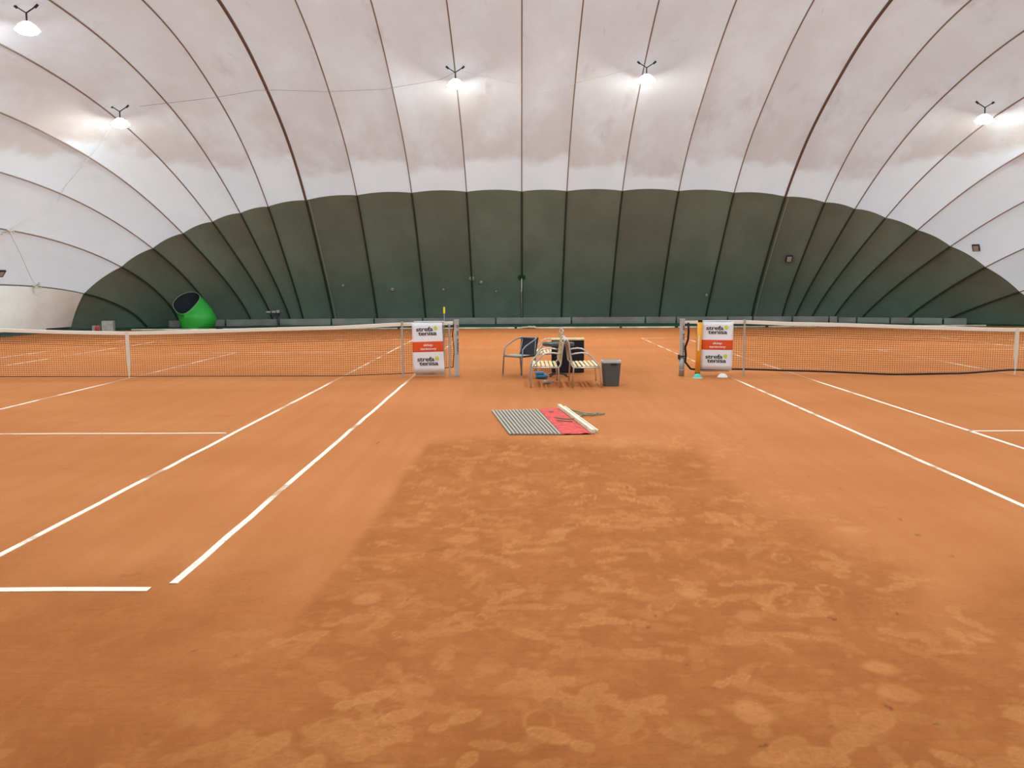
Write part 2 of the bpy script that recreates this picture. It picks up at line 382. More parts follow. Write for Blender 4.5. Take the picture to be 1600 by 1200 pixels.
    for _ in range(70):
        cy = rs.uniform(4, 16); cx = rs.uniform(-9, 9); stamp(cx, cy, rs.normal(0, .5), 2, rs.uniform(.1, .25), rs.uniform(1., 2.4))
    # foreground prints that stand out in the photograph
    for cx, cy, a, s in ((-1.02, 3.12, 1.2, 1.25), (-.9, 2.98, .3, 1.), (-.70, 3.22, 2.0, 1.2), (.10, 2.95, .2, 1.1), (1.02, 3.1, .1, 1.2), (1.35, 3.3, .8, 1.3), (.05, 3.7, .2, 1.2), (1.1, 4.2, .4, 1.1), (.6, 4.0, 2.8, 1.1), (-.25, 2.75, .5, 1.), (.65, 2.72, .4, 1.2), (-.4, 4.3, .4, 1.)):
        stamp(cx, cy, a, 1, .38, s); stamp(cx+.03, cy+.02, a, 0, .8, s*.95); stamp(cx-.05, cy+.05, a+.6, 0, .55, s*.85)
    edge = 1-pr*0
    me = bpy.data.meshes.new('floor'); nv = nx*ny
    Z = np.zeros_like(X); co = np.stack([X, Y, Z], -1).reshape(-1, 3)
    me.vertices.add(nv); me.vertices.foreach_set('co', co.ravel())
    i, j = np.meshgrid(np.arange(ny-1), np.arange(nx-1), indexing='ij'); a = (i*nx+j).ravel()
    q = np.stack([a, a+1, a+nx+1, a+nx], 1); nf = len(q)
    me.loops.add(nf*4); me.loops.foreach_set('vertex_index', q.ravel().astype(np.int32))
    me.polygons.add(nf); me.polygons.foreach_set('loop_start', (np.arange(nf)*4).astype(np.int32)); me.polygons.foreach_set('loop_total', np.full(nf, 4, np.int32))
    me.update(calc_edges=True)
    for nm, arr in (('worn', worn), ('print', pr), ('speck', sp)):
        at = me.attributes.new(nm, 'FLOAT', 'POINT'); at.data.foreach_set('value', arr.ravel().astype(np.float32))
    me.materials.append(M['clay'])
    o = bpy.data.objects.new('floor', me); COL.objects.link(o); tag(o, kind='structure')
build_floor()

# green sheet between the clay and the foot of the dome
CX0, CX1, CY0, CY1, CR = -18.25, 20.3, -1.2, 35.25, 1.2
def build_sheet():
    n = 220; V = []; F = []; rings = 5
    for i in range(n):
        a = 2*PI*i/n; d = np.array([math.cos(a)*1.02, math.sin(a)])
        lo, hi = 1., 40.
        def inside(t):
            x, y = 1.03+d[0]*t, 17.+d[1]*t
            qx = max(abs(x-(CX0+CX1)/2)-((CX1-CX0)/2-CR), 0); qy = max(abs(y-(CY0+CY1)/2)-((CY1-CY0)/2-CR), 0)
            return math.hypot(qx, qy) < CR
        for _ in range(30):
            m = (lo+hi)/2
            if inside(m): lo = m
            else: hi = m
        ti = lo; lo, hi = 1., 40.
        for _ in range(30):
            m = (lo+hi)/2
            if sval(1.03+d[0]*m, 17.+d[1]*m) < 1: lo = m
            else: hi = m
        to = lo-.05
        for k in range(rings):
            t = ti+(to-ti)*k/(rings-1)
            z = .012+.02*random.random()*(0 < k < rings-1)+(.05 if k == rings-1 else 0)
            V.append((1.03+d[0]*t, 17.+d[1]*t, z))
    for i in range(n):
        j = (i+1) % n
        for k in range(rings-1): F.append((i*rings+k, i*rings+k+1, j*rings+k+1, j*rings+k))
    mb = MB(); mb.add(V, F); o = mb.build('ground_sheet', M['sheet'], smooth=True)
    tag(o, 'dark green sheet lying on the ground between the clay and the foot of the dome', 'ground sheet')
build_sheet()

# pale edging along the far edge of the clay, in broken lengths
tn = 0
for x0, x1 in ((-15.6, -12.2), (-11.9, -9.8), (-9.7, -4.9), (-4.8, -.2), (-.1, 4.0), (4.1, 6.2), (6.35, 9.8), (9.95, 14.6), (15.0, 18.6)):
    tn += 1; mb = MB(); mb.box(((x0+x1)/2, 35.27+random.uniform(-.02, .02), .035), (x1-x0, .10, .05), Matrix.Rotation(random.uniform(-.002, .002), 3, 'Z'))
    tag(mb.build('trim_%d' % tn, M['edging']), kind='structure')
# anchor boards at the foot of the green wall
def footY(x, inset=.36):
    xx = abs((x-Xc)/DA); return Zc+DB*(max(0, (1-inset/22.1)**4-xx**4))**.25
pxs = [262, 282, 352, 436, 518, 585, 661, 775, 893, 1008, 1056, 1136, 1175, 1236, 1293, 1307, 1336, 1388, 1424, 1470, 1508]
for i in range(len(pxs)-1):
    def X_of(p):
        y = 38.4
        for _ in range(6): y = footY((p-812)/1374*y)
        return (p-812)/1374*y, y
    (xa, ya), (xb, yb) = X_of(pxs[i]), X_of(pxs[i+1]); ang = math.atan2(yb-ya, xb-xa); L_ = math.hypot(xb-xa, yb-ya)-.07
    tn += 1; mb = MB(); hh = .30 if pxs[i] < 1300 else .26
    mb.box(((xa+xb)/2, (ya+yb)/2, .02+hh/2), (L_, .05, hh), Matrix.Rotation(ang, 3, 'Z') @ Matrix.Rotation(random.uniform(-.05, .02), 3, 'X'))
    mb.box(((xa+xb)/2, (ya+yb)/2-.035, .02+hh*.32), (L_*.995, .02, .03), Matrix.Rotation(ang, 3, 'Z'))
    tag(mb.build('trim_%d' % tn, M['board']), kind='structure')

# ------------------------------------------------------------------ court lines
CL, CRT = -7.524, 9.424; YNL, YNR = 16.80, 16.74; LW = .05
def cline(p, q, w, label):
    p = Vector((*p, 0)); q = Vector((*q, 0)); d = (q-p); L_ = d.length; d.normalize(); s_ = Vector((-d.y, d.x, 0))*w/2
    n = max(2, int(L_/.5)); V = []; F = []
    for i in range(n+1):
        c = p+d*L_*i/n; j = s_.normalized()*random.uniform(-.006, .006)
        V += [c-s_+j+Vector((0, 0, 0)), c-s_+j+Vector((0, 0, .004)), c+s_+j+Vector((0, 0, .004)), c+s_+j]
    for i in range(n):
        for k in range(3): F.append((i*4+k, i*4+k+4, i*4+k+5, i*4+k+1))
    mb = MB(); mb.add(V, F); o = mb.build('court_line', M['line']); tag(o, label, 'court line', 'white lines of the clay courts')
for nm, cx, yn in (('left', CL, YNL), ('right', CRT, YNR)):
    for sx, x in (('left', -1), ('right', 1)):
        a = 5.46*x
        if nm == 'right' and sx == 'right': pass
        y0 = yn-11.76 if (nm, sx) == ('left', 'right') else yn-11.885
        cline((cx+a, y0), (cx+a, yn+11.885), LW, f'{"inner" if nm != sx else "outer"} long doubles sideline of the {nm} court, worn white tape on clay')
        cline((cx+4.09*x, yn-11.885), (cx+4.09*x, yn+11.885), LW, f'{"inner" if nm != sx else "outer"} singles sideline of the {nm} court, worn white tape on clay')
    cline((cx, yn-6.4), (cx, yn+6.4), LW, f'centre service line passing under the net of the {nm} court')
    cline((cx-4.115, yn-6.4), (cx+(4.0 if nm == 'left' else 4.115), yn-6.4), LW, f'service line on the near side of the net, {nm} court')
    cline((cx-4.115, yn+6.4), (cx+4.115, yn+6.4), LW, f'service line seen through the net, {nm} court')
    cline((cx-5.485, yn+11.86), (cx+5.485, yn+11.86), LW, f'far baseline of the {nm} court near the green wall')
    if nm == 'left': cline((cx-5.485, yn-11.86), (cx+5.36, yn-11.86), .07, 'near baseline of the left court, widest white line in the foreground')

# ------------------------------------------------------------------ nets
def lerp_table(tab, x):
    if x <= tab[0][0]: return tab[0][1]
    for (a, b), (c, d) in zip(tab, tab[1:]):
        if x <= c: t = (x-a)/(c-a); t = t*t*(3-2*t)*.4+t*.6; return b+(d-b)*t
    return tab[-1][1]
def build_net(cx, yn, x0, x1, top, bot, label, hemr, name='tennis_net'):
    root = thing(name, (cx, yn, 0), label, 'tennis net')
    T = lambda x: lerp_table(top, x); B = lambda x: lerp_table(bot, x)
    mb = MB(); r = .0019; S = 64; xs = [x0+(x1-x0)*i/S for i in range(S+1)]
    n = int((x1-x0)/.045)
    for i in range(n+1):
        x = x0+(x1-x0)*i/n; mb.tube([(x-cx, 0, B(x)), (x-cx, 0, T(x)-.05)], r, 4, caps=False)
        if i < n:
            x2 = x+.0225; mb.tube([(x2-cx, .012, T(x2)-.30), (x2-cx, .012, T(x2)-.05)], r, 4, caps=False)
    rows = 22
    for k in range(rows):
        f = k/rows; mb.tube([(x-cx, 0, B(x)+(T(x)-.05-B(x))*f) for x in xs], r, 4, caps=False)
    for k in range(6): mb.tube([(x-cx, .012, T(x)-.07-.043*k) for x in xs], r, 4, caps=False)
    mb.build('netting', M['cord'], root)
    mb = MB()
    V = []; F = []
    for x in xs:
        t = T(x); V += [(x-cx, -.012, t-.068), (x-cx, -.012, t-.006), (x-cx, 0, t), (x-cx, .012, t-.006), (x-cx, .012, t-.068)]
    for i in range(S):
        for k in range(4): F.append((i*5+k, i*5+5+k, i*5+6+k, i*5+1+k))
    mb.add(V, F); mb.build('headband', M['band'], root)
    mb = MB(); mb.tube([(x-cx, 0, B(x)) for x in xs], hemr, 6); mb.build('hem_cord', M['hem'], root)
    mb = MB(); mb.add([(-.035, -.016, T(cx)+.004), (.035, -.016, T(cx)+.004), (.033, -.016, .35), (.012, -.016, .12), (.006, -.016, .0), (-.006, -.016, .0), (-.012, -.016, .12), (-.033, -.016, .35),
                       (-.035, .016, T(cx)+.004), (.035, .016, T(cx)+.004), (.033, .016, .35), (.012, .016, .12), (.006, .016, .0), (-.006, .016, .0), (-.012, .016, .12), (-.033, .016, .35)],
                      [(0, 7, 2, 1), (7, 6, 3, 2), (6, 5, 4, 3), (8, 9, 10, 15), (15, 10, 11, 14), (14, 11, 12, 13), (0, 1, 9, 8), (0, 8, 15, 7), (1, 2, 10, 9), (7, 15, 14, 6), (2, 3, 11, 10), (6, 14, 13, 5), (3, 4, 12, 11)])
    mb.build('centre_strap', M['strap'], root)
    return root
nl = build_net(CL, YNL, -13.83, -1.27, [(-13.9, 1.06), (-12.6, 1.05), (CL, .90), (-3.6, .985), (-2.24, 1.045), (-1.2, 1.065)],
          [(-13.9, .05), (-3.4, .028), (-2.8, .05), (-1.7, .09), (-1.5, .17), (-1.2, .19)], 'long net of the left court with cream headband', .008)
nr = build_net(CRT, YNR, 3.36, 15.7, [(3.1, 1.06), (4.25, 1.06), (5.2, 1.02), (CRT, .885), (14.5, 1.04), (15.8, 1.06)],
          [(3.2, .13), (4.2, .13), (5.4, .09), (7.2, .015), (8.4, .03), (CRT, .095), (10.4, .03), (15.8, .06)], 'long net of the right court with thick black bottom cord', .019)
mb = MB(); mb.tube([(-1.28-CL, -.01, .19), (-1.25-CL, -.01, .5), (-1.28-CL, -.01, .8), (-1.25-CL, -.01, 1.02)], .008, 6); mb.build('side_cord', M['hem'], nl)
mb = MB(); mb.tube([(3.20-CRT, -.02, 1.02), (3.21-CRT, -.02, .85), (3.20-CRT, -.02, .70), (3.15-CRT, -.02, .55), (3.165-CRT, -.02, .40), (3.155-CRT, -.02, .27), (3.26-CRT, -.02, .14), (3.37-CRT, -.01, .125)], .02, 7); mb.build('side_cord', M['hem'], nr, True)
mb = MB(); mb.box((3.24-CRT, 0, 1.03), (.26, .02, .055)); mb.build('headband_end', M['band'], nr)

def post(x, y, label, side):
    root = thing('net_post', (x, y, 0), label, 'net post', group='posts holding the nets')
    mb = MB()
    if side == 'L':
        mb.box((0, 0, .54), (.085, .085, 1.08)); mb.build('shaft', M['postw'], root)
        mb = MB(); mb.box((0, 0, .02), (.11, .11, .04)); mb.build('ground_socket', M['postg'], root)
    else:
        mb.box((0, 0, .72), (.080, .085, .72)); mb.build('shaft', M['postw'], root)
        mb = MB(); mb.tube([(0, 0, 0), (0, 0, .36)], .052, 14); mb.tube([(0, 0, .11), (0, 0, .13)], .058, 14); mb.build('lower_sleeve', M['postg'], root, True)
        mb = MB(); mb.box((0, -.01, .385), (.10, .11, .022)); mb.box((-.06, -.02, .37), (.03, .05, .09)); mb.build('clamp', M['dark'], root)
    mb = MB(); mb.box((0, 0, 1.085), (.095, .095, .02)); mb.tube([(0, -.05, 1.02), (0, .05, 1.02)], .03, 10); mb.build('top_cap', M['postw'], root)
    mb = MB(); rr = random.Random(3); z = 1.0 if side == 'L' else .97
    groups = (2, 3, 9) if side == 'L' else (3, 4, 9)
    for gn in groups:
        for k in range(gn):
            hh = .026; kind = rr.randrange(3); y0 = -.0445
            mb.box((.012, y0, z-hh/2), (.008, .003, hh*.8)); mb.box((.026, y0, z-(hh*.2 if kind else hh*.5)), (.028, .003, .006))
            if kind != 1: mb.box((.026, y0, z-hh*.8), (.028, .003, .006))
            if kind == 2: mb.box((.038, y0, z-hh/2), (.006, .003, hh*.8))
            z -= .034
        z -= .05
        mb.build('lettering', M['ink'], root); mb = MB()
    return root
post(-1.205, YNL, 'white square post at the end of the left net', 'L')
post(3.09, YNR, 'white and grey post with crank sleeve at the end of the right net', 'R')

def stick(x, y, label, h=1.05):
    mb = MB(); mb.tube([(0, 0, 0), (0, 0, h)], .017, 8); mb.tube([(0, 0, h-.03), (0, 0, h+.015)], .024, 8)
    o = mb.build('singles_stick', M['stick'], loc=(x, y, 0)); tag(o, label, 'net stick', 'sticks propping up the nets')
stick(-2.24, YNL-.045, 'thin grey stick propping the left net, just left of its banner')
stick(-1.34, YNL-.045, 'thin pale stick between the left banner and its white post', 1.0)
stick(4.26, YNR-.045, 'thin grey stick propping the right net, just right of its banner', 1.06)
root = thing('marker_rod', (-1.445, YNL+.12, 0), 'thin rod with bright yellow tip rising behind the left banner', 'rod')
mb = MB(); mb.tube([(0, 0, 0), (0, 0, 1.22)], .007, 6); mb.build('rod', M['stick'], root)
mb = MB(); mb.tube([(0, 0, 1.21), (0, 0, 1.335)], .018, 8); mb.build('yellow_tip', M['yellow'], root)

# ------------------------------------------------------------------ banners
def text_mesh(txt):
    cu = bpy.data.curves.new('lettering', 'FONT'); cu.body = txt; cu.offset = .012; cu.resolution_u = 3; cu.space_character = .92
    o = bpy.data.objects.new('tmp', cu); COL.objects.link(o); dg = bpy.context.evaluated_depsgraph_get(); dg.update()
    me = bpy.data.meshes.new_from_object(o.evaluated_get(dg)); v = [tuple(a.co) for a in me.vertices]; f = [tuple(p.vertices) for p in me.polygons]
    bpy.data.objects.remove(o); bpy.data.meshes.remove(me); return v, f
def banner(quad, y, label):
    tl, tr, br, bl = [Vector((a, 0, b)) for a, b in quad]; c = (bl+br)/2
    root = thing('banner', (c.x, y, 0), label, 'banner'); off = Vector((c.x, 0, 0))
    def Q(u, v, d=0.): 
        p = (tl*(1-u)+tr*u)*(1-v)+(bl*(1-u)+br*u)*v; return (p.x-off.x, d+.006*math.sin(v*7+u*2), p.z)
    def patch(name, u0, u1, v0, v1, d, m, n=10, par=None):
        V = []; F = []
        for i in range(n+1):
            for j in range(n+1): V.append(Q(u0+(u1-u0)*j/n, v0+(v1-v0)*i/n, d))
        k = len(V); V += [(a, b+.003, cc) for a, b, cc in V]
        for i in range(n):
            for j in range(n):
                a = i*(n+1)+j; F.append((a, a+n+1, a+n+2, a+1)); F.append((a+k, a+k+1, a+k+n+2, a+k+n+1))
        ring = [j for j in range(n+1)]+[(i+1)*(n+1)+n for i in range(n)]+[n*(n+1)+n-1-j for j in range(n)]+[(n-1-i)*(n+1) for i in range(n-1)]
        for a, b in zip(ring, ring[1:]+ring[:1]): F.append((a, b, b+k, a+k))
        mb = MB(); mb.add(V, F); return mb.build(name, m, par or root, True)
    front = patch('front_panel', 0, 1, 0, 1, 0, M['bwhite'])
    patch('orange_band', 0, 1, .385, .585, -.004, M['borange'], par=front)
    mb = MB(); mb.box((0, .07, (tl.z+tr.z)/2+.004), (abs(tr.x-tl.x)*.98, .15, .004)); mb.build('top_fold', M['bwhite'], root)
    mb = MB(); mb.box((0, .145, (tl.z+bl.z)/2-.03), (abs(tr.x-tl.x)*.96, .004, (tl.z-bl.z)+.06)); mb.build('rear_panel', M['bwhite'], root)
    def put(txt, u0, u1, vb, vh, m):
        v, f = text_mesh(txt); x0 = min(a[0] for a in v); x1 = max(a[0] for a in v)
        y1 = max(a[1] for a in v); ymin = 0.
        V = [Q(u0+(u1-u0)*(a[0]-x0)/(x1-x0), vb-vh*a[1]/.72, -.008) for a in v]
        mb = MB(); mb.add(V, f); mb.build('lettering', m, front)
    for vo, uo in ((0, 0), (.59, .0)):
        put('strefa', .14+uo, .69+uo, .180+vo, .085, M['ink']); put('tenisa', .20+uo, .81+uo, .262+vo, .085, M['ink'])
        cu, cv = .775+uo, .125+vo; V = [Q(cu, cv, -.009)]; F = []
        for k in range(20):
            a = 2*PI*k/20; V.append(Q(cu+.06*math.cos(a), cv+.038*math.sin(a), -.009))
        for k in range(20): F.append((0, 1+(k+1) % 20, 1+k))
        mb = MB(); mb.add(V, F); mb.build('ball_emblem', M['ball'], front)
    put('sklep', .36, .66, .475, .05, M['winkk']); put('tenisowy', .25, .78, .548, .05, M['winkk'])
banner([(-2.05, 1.051), (-1.475, 1.070), (-1.433, .092), (-2.033, .083)], YNL-.075, 'white banner with an orange band hanging beside the left net post')
banner([(3.451, 1.053), (4.043, 1.045), (4.028, .121), (3.433, .136)], YNR-.075, 'white banner with an orange band hanging beside the orange tube on the right net')

root = thing('ball_pickup_tube', (3.385, YNR-.14, 0), 'orange tube with black ends leaning on the right net', 'tube'); Rm = Matrix.Rotation(.02, 3, 'Y')
mb = MB(); mb.tube([(-.02, 0, .07), (.02, .03, 1.03)], .048, 14); mb.build('tube_body', M['tube'], root, True)
mb = MB(); mb.tube([(.02, .03, 1.02), (.022, .031, 1.075)], .044, 12); mb.build('black_cap', M['hem'], root)
mb = MB(); mb.tube([(-.023, -.002, 0), (-.02, 0, .075)], .05, 12); mb.build('black_foot', M['hem'], root)
mb = MB(); mb.tube([(-.018+.0, -.040, .50), (-.008, -.032, .78)], .012, 6); mb.build('white_marking', M['winkk'], root)
def cone(x, y, m, label, r=.085):
    root = thing('marker_cone', (x, y, 0), label, 'cone')
    mb = MB(); mb.lathe([(r, .012), (r*.8, .045), (r*.55, .072), (r*.25, .082), (r*.2, .07)], n=18); mb.build('dome', m, root, True)
    mb = MB(); mb.lathe([(r*1.12, 0), (r*1.12, .012), (r*.9, .014)], n=18); mb.build('dusty_rim', M['foot'] if m == M['cwhite'] else M['barw'], root)
cone(3.325, 16.38, M['teal'], 'small teal dome cone on the clay in front of the orange tube')
cone(3.80, 16.42, M['cwhite'], 'small white dome cone on the clay under the right banner', .10)

# ------------------------------------------------------------------ seats, table, bin
def make_bench(x, y, sgn, label):
    root = thing('slatted_bench', (x, y, 0), label, 'bench', group='wooden slatted benches with metal frames')
    W = 1.10
    for yy, nm in ((0, 0), (W, 1)):
        mb = MB()
        mb.tube([(sgn*a, yy, z) for a, z in ((0, 0), (.012, .18), (.03, .35), (.05, .385), (.11, .45), (.19, .545), (.25, .585), (.34, .60), (.43, .59), (.52, .572))], .0135, 8)
        mb.tube([(sgn*a, yy, z) for a, z in ((.5, 0), (.478, .34), (.495, .365), (.515, .39), (.535, .56), (.562, .76), (.578, .80), (.60, .825))], .0135, 8)
        mb.tube([(sgn*.03, yy, .345), (sgn*.48, yy, .345)], .012, 8)
        mb.build('side_frame', M['steel'], root, True)
    mb = MB(); mb.tube([(sgn*.04, 0, .345), (sgn*.04, W, .345)], .011, 8); mb.tube([(sgn*.46, 0, .345), (sgn*.46, W, .345)], .011, 8); mb.tube([(sgn*.592, 0, .82), (sgn*.592, W, .82)], .012, 8)
    mb.build('cross_rail', M['steel'], root, True)
    for k in range(6):
        mb = MB(); mb.box((sgn*(.075+.073*k), W/2, .368-.002*k), (.046, W-.03, .016), Matrix.Rotation(sgn*.04, 3, 'Y')); mb.build('seat_slat', M['wood'], root)
    for k in range(5):
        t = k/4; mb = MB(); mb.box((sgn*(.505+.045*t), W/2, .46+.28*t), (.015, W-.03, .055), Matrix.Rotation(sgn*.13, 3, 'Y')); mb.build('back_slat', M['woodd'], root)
    return root
make_bench(.184, 14.93, 1, 'slatted bench facing left with its back to the other near bench')
make_bench(1.395, 14.90, -1, 'slatted bench facing right towards the grey bin')
make_bench(.30, 17.86, 1, 'slatted bench standing farthest back, beyond the round table')

root = thing('armchair', (.02, 16.80, 0), 'dark woven armchair with curved metal arms, feet dusted with clay', 'chair', rz=-PI/4+.05)
for s in (-1, 1):
    mb = MB(); mb.tube([(s*.24, -.25, .03), (s*.235, -.22, .40), (s*.235, -.20, .54), (s*.24, -.12, .60), (s*.245, .02, .66), (s*.235, .16, .715), (s*.19, .245, .735)], .0135, 8); l1 = mb.build('arm_and_front_leg', M['tframe'], root, True)
    mb = MB(); mb.tube([(s*.20, .24, .03), (s*.19, .19, .40), (s*.17, .25, .72)], .012, 8); l2 = mb.build('rear_leg', M['tframe'], root, True)
    for fx, fy, lg in ((s*.24, -.25, l1), (s*.20, .24, l2)):
        mb = MB(); mb.tube([(fx, fy, 0), (fx, fy, .05)], .021, 8); mb.build('foot', M['foot'], lg)
mb = MB(); mb.tube([(s_*.19/1., .245+.02*(1-abs(s_)), .735) for s_ in (-1, -.5, 0, .5, 1)], .0135, 8); mb.build('top_rail', M['tframe'], root, True)
mb = MB()
V = []; F = []; nn = 10
for i in range(nn+1):
    for j in range(nn+1):
        u = -1+2*j/nn; v = i/nn; V.append((u*(.20+.02*v), .19+.07*v+.045*(1-u*u), .38+.365*v))
k = len(V); V += [(a, b+.012, c) for a, b, c in V]
for i in range(nn):
    for j in range(nn):
        a = i*(nn+1)+j; F += [(a, a+1, a+nn+2, a+nn+1), (a+k, a+k+nn+1, a+k+nn+2, a+k+1)]
mb.add(V, F); mb.build('backrest', M['rattan'], root, True)
mb = MB(); mb.box((0, -.02, .40), (.46, .44, .03)); mb.build('seat', M['rattan'], root)
mb = MB(); mb.tube([(-.235, -.23, .40), (0, -.25, .405), (.235, -.23, .40)], .013, 8); mb.build('seat_rail', M['tframe'], root, True)
mb = MB(); mb.box((0, -.08, .4175), (.40, .26, .005)); mb.build('pale_seat_top', M['ridge'], root)  # thin top sheet, paler than the woven seat

root = thing('round_table', (.74, 16.78, 0), 'round dark table on a central leg between the benches', 'table')
mb = MB(); mb.lathe([(0, .655), (.29, .655), (.305, .645), (.305, .60), (.29, .59), (0, .59)], n=32); mb.build('table_top', M['ttop'], root)
mb = MB(); mb.tube([(0, 0, .03), (0, 0, .60)], .025, 12); mb.build('pedestal', M['dark'], root, True)
for k in range(4):
    a = PI/4+k*PI/2; mb = MB(); mb.tube([(0, 0, .06), (.14*math.cos(a), .14*math.sin(a), .05), (.24*math.cos(a), .24*math.sin(a), .012)], .014, 8); mb.build('leg', M['dark'], root, True)
root = thing('black_chest', (.96, 17.58, 0), 'black chest with a pale wooden strip along its top behind the benches', 'chest')
mb = MB(); mb.box((0, 0, .335), (.64, .28, .63)); mb.build('body', M['black'], root)
mb = MB(); mb.box((0, 0, .668), (.655, .30, .03)); mb.build('wooden_top', M['wood'], root)
for fx in (-.29, .29):
    for fy in (-.11, .11): mb = MB(); mb.box((fx, fy, .01), (.05, .05, .02)); mb.build('foot', M['dark'], root)
mb = MB(); mb.box((-.06, -.146, .60), (.09, .006, .03)); mb.box((.03, -.146, .60), (.06, .006, .018)); mb.build('pale_tag', M['ridge'], root)

root = thing('waste_bin', (1.585, 15.22, 0), 'dark grey tapered waste bin with a pale liner over its rim', 'bin')
mb = MB()
def ringsq(h, z, r=.04):
    o = []
    for cx, cy, a0 in ((h-r, h-r, 0), (-h+r, h-r, PI/2), (-h+r, -h+r, PI), (h-r, -h+r, 3*PI/2)):
        for k in range(4): a = a0+k*PI/6; o.append((cx+r*math.cos(a), cy+r*math.sin(a), z))
    return o
rings = [ringsq(.125, 0), ringsq(.130, .01), ringsq(.158, .40), ringsq(.158, .43), ringsq(.150, .43), ringsq(.120, .03)]
V = sum(rings, []); F = []
for i in range(len(rings)-1):
    for k in range(16): k2 = (k+1) % 16; F.append((i*16+k, i*16+k2, (i+1)*16+k2, (i+1)*16+k))
F.append(tuple(range(15, -1, -1))); F.append(tuple(80+k for k in range(16)))
mb.add(V, F); mb.build('body', M['bin'], root)
mb = MB(); rings = [ringsq(.163, .405), ringsq(.166, .44), ringsq(.146, .442), ringsq(.140, .33)]; V = sum(rings, []); F = []
for i in range(3):
    for k in range(16): k2 = (k+1) % 16; F.append((i*16+k, i*16+k2, (i+1)*16+k2, (i+1)*16+k))
mb.add(V, F); mb.build('liner', M['rim'], root)
mb = MB(); mb.box((.03, -.164, .385), (.10, .012, .022)); mb.build('handle', M['dark'], root)

root = thing('bottle_pack', (.40, 16.42, 0), 'blue plastic pack lying on the ground beyond the left bench', 'bottle pack')
mb = MB()
for k in range(3): mb.tube([(-.12+.02, -.08+.08*k, .05), (.06, -.08+.08*k, .05), (.10, -.08+.08*k, .05), (.13, -.08+.08*k, .05)], [.042, .045, .03, .014], 10)
mb.build('bottles', M['blue'], root, True)
mb = MB(); mb.box((-.03, 0, .108), (.16, .24, .03)); mb.build('label_wrap', M['blue'], root)
root = thing('water_bottle', (.50, 15.52, 0), 'small clear bottle lying on the clay under the left bench', 'bottle', rz=.3)
mb = MB(); mb.tube([(-.1, 0, .034), (-.09, 0, .034), (.03, 0, .034), (.07, 0, .034), (.09, 0, .034)], [.02, .033, .033, .014, .012], 12); mb.build('bottle_body', M['bottle'], root, True)
mb = MB(); mb.tube([(.088, 0, .034), (.105, 0, .034)], .015, 10); mb.build('cap', M['blue'], root)

# ------------------------------------------------------------------ drag mat
root = thing('drag_mat', (.2, 11.3, 0), 'striped court drag mat with red panel and pale wooden bar lying on clay', 'drag mat')
A_, B_, C_, D_ = [Vector((a-.2, b-11.3, 0)) for a, b in ((-.124, 10.18), (-.395, 12.13), (.267, 12.22), (.498, 10.167))]
def P_(u, v): return (A_*(1-u)+D_*u)*(1-v)+(B_*(1-u)+C_*u)*v
mb = MB(); V = [P_(0, 0), P_(1, 0), P_(1, 1), P_(0, 1)]; V = [(a.x, a.y, .0) for a in V]+[(a.x, a.y, .008) for a in V]
mb.add(V, [(0, 1, 5, 4), (1, 2, 6, 5), (2, 3, 7, 6), (3, 0, 4, 7), (4, 5, 6, 7)]); mb.build('mat_base', M['valley'], root)
mb = MB(); n = 14
for k in range(n):
    u0 = k/n; u1 = u0+.56/n
    a, b, c, d = P_(u0, 0), P_(u1, 0), P_(u1, 1), P_(u0, 1)
    mb.add([(p.x, p.y, z) for z in (.008, .022) for p in (a, b, c, d)], [(0, 1, 5, 4), (1, 2, 6, 5), (2, 3, 7, 6), (3, 0, 4, 7), (4, 5, 6, 7)])
mb.build('ridges', M['ridge'], root)
mb = MB(); E0, E1 = Vector((.838-.2, 10.20-11.3, 0)), Vector((.53-.2, 12.38-11.3, 0)); V = []; F = []; n = 14
for i in range(n+1):
    v = i/n
    for j in range(6):
        u = j/5; p = (D_*(1-v)+C_*v)*(1-u)+(E0*(1-v)+E1*v)*u; V.append((p.x, p.y, .012+.012*random.random()*(0 < j < 5)))
for i in range(n):
    for j in range(5): a = i*6+j; F.append((a, a+1, a+7, a+6))
mb.add(V, F); mb.build('red_panel', M['red'], root)
mb = MB(); p0, p1 = Vector((.865-.2, 10.24-11.3, .03)), Vector((.56-.2, 12.47-11.3, .03)); d = (p1-p0); ang = math.atan2(d.y, d.x)
mb.box((p0+p1)/2, (d.length, .045, .045), Matrix.Rotation(ang, 3, 'Z')); mb.build('wooden_bar', M['barw'], root)
mb = MB(); q0, q1 = Vector((.925-.2, 10.32-11.3, .02)), Vector((.635-.2, 12.40-11.3, .02)); mb.box((q0+q1)/2, ((q1-q0).length, .022, .03), Matrix.Rotation(ang, 3, 'Z')); mb.build('rear_batten', M['barw'], root)
for pts in ([(.64, 12.3), (.78, 12.0), (.90, 11.75), (1.02, 11.72), (.96, 11.6), (.84, 11.65), (.78, 11.5), (.80, 11.2), (.86, 10.9)], [(.68, 12.0), (.74, 11.8), (.88, 11.7), (.74, 11.5)], [(.95, 11.73), (1.05, 11.8), (1.14, 11.75), (1.03, 11.66)]):
    mb = MB(); mb.tube([(a-.2, b-11.3, .02) for a, b in pts], .011, 6); mb.build('rope', M['rope'], root, True)
for pts in ([(.40, 11.95), (.46, 11.9), (.40, 11.85)], [(.45, 11.35), (.62, 11.2), (.70, 11.22)], [(.47, 11.1), (.66, 11.0)]):
    mb = MB(); mb.tube([(a-.2, b-11.3, .033) for a, b in pts], .008, 5); mb.build('rope', M['rope'], root, True)

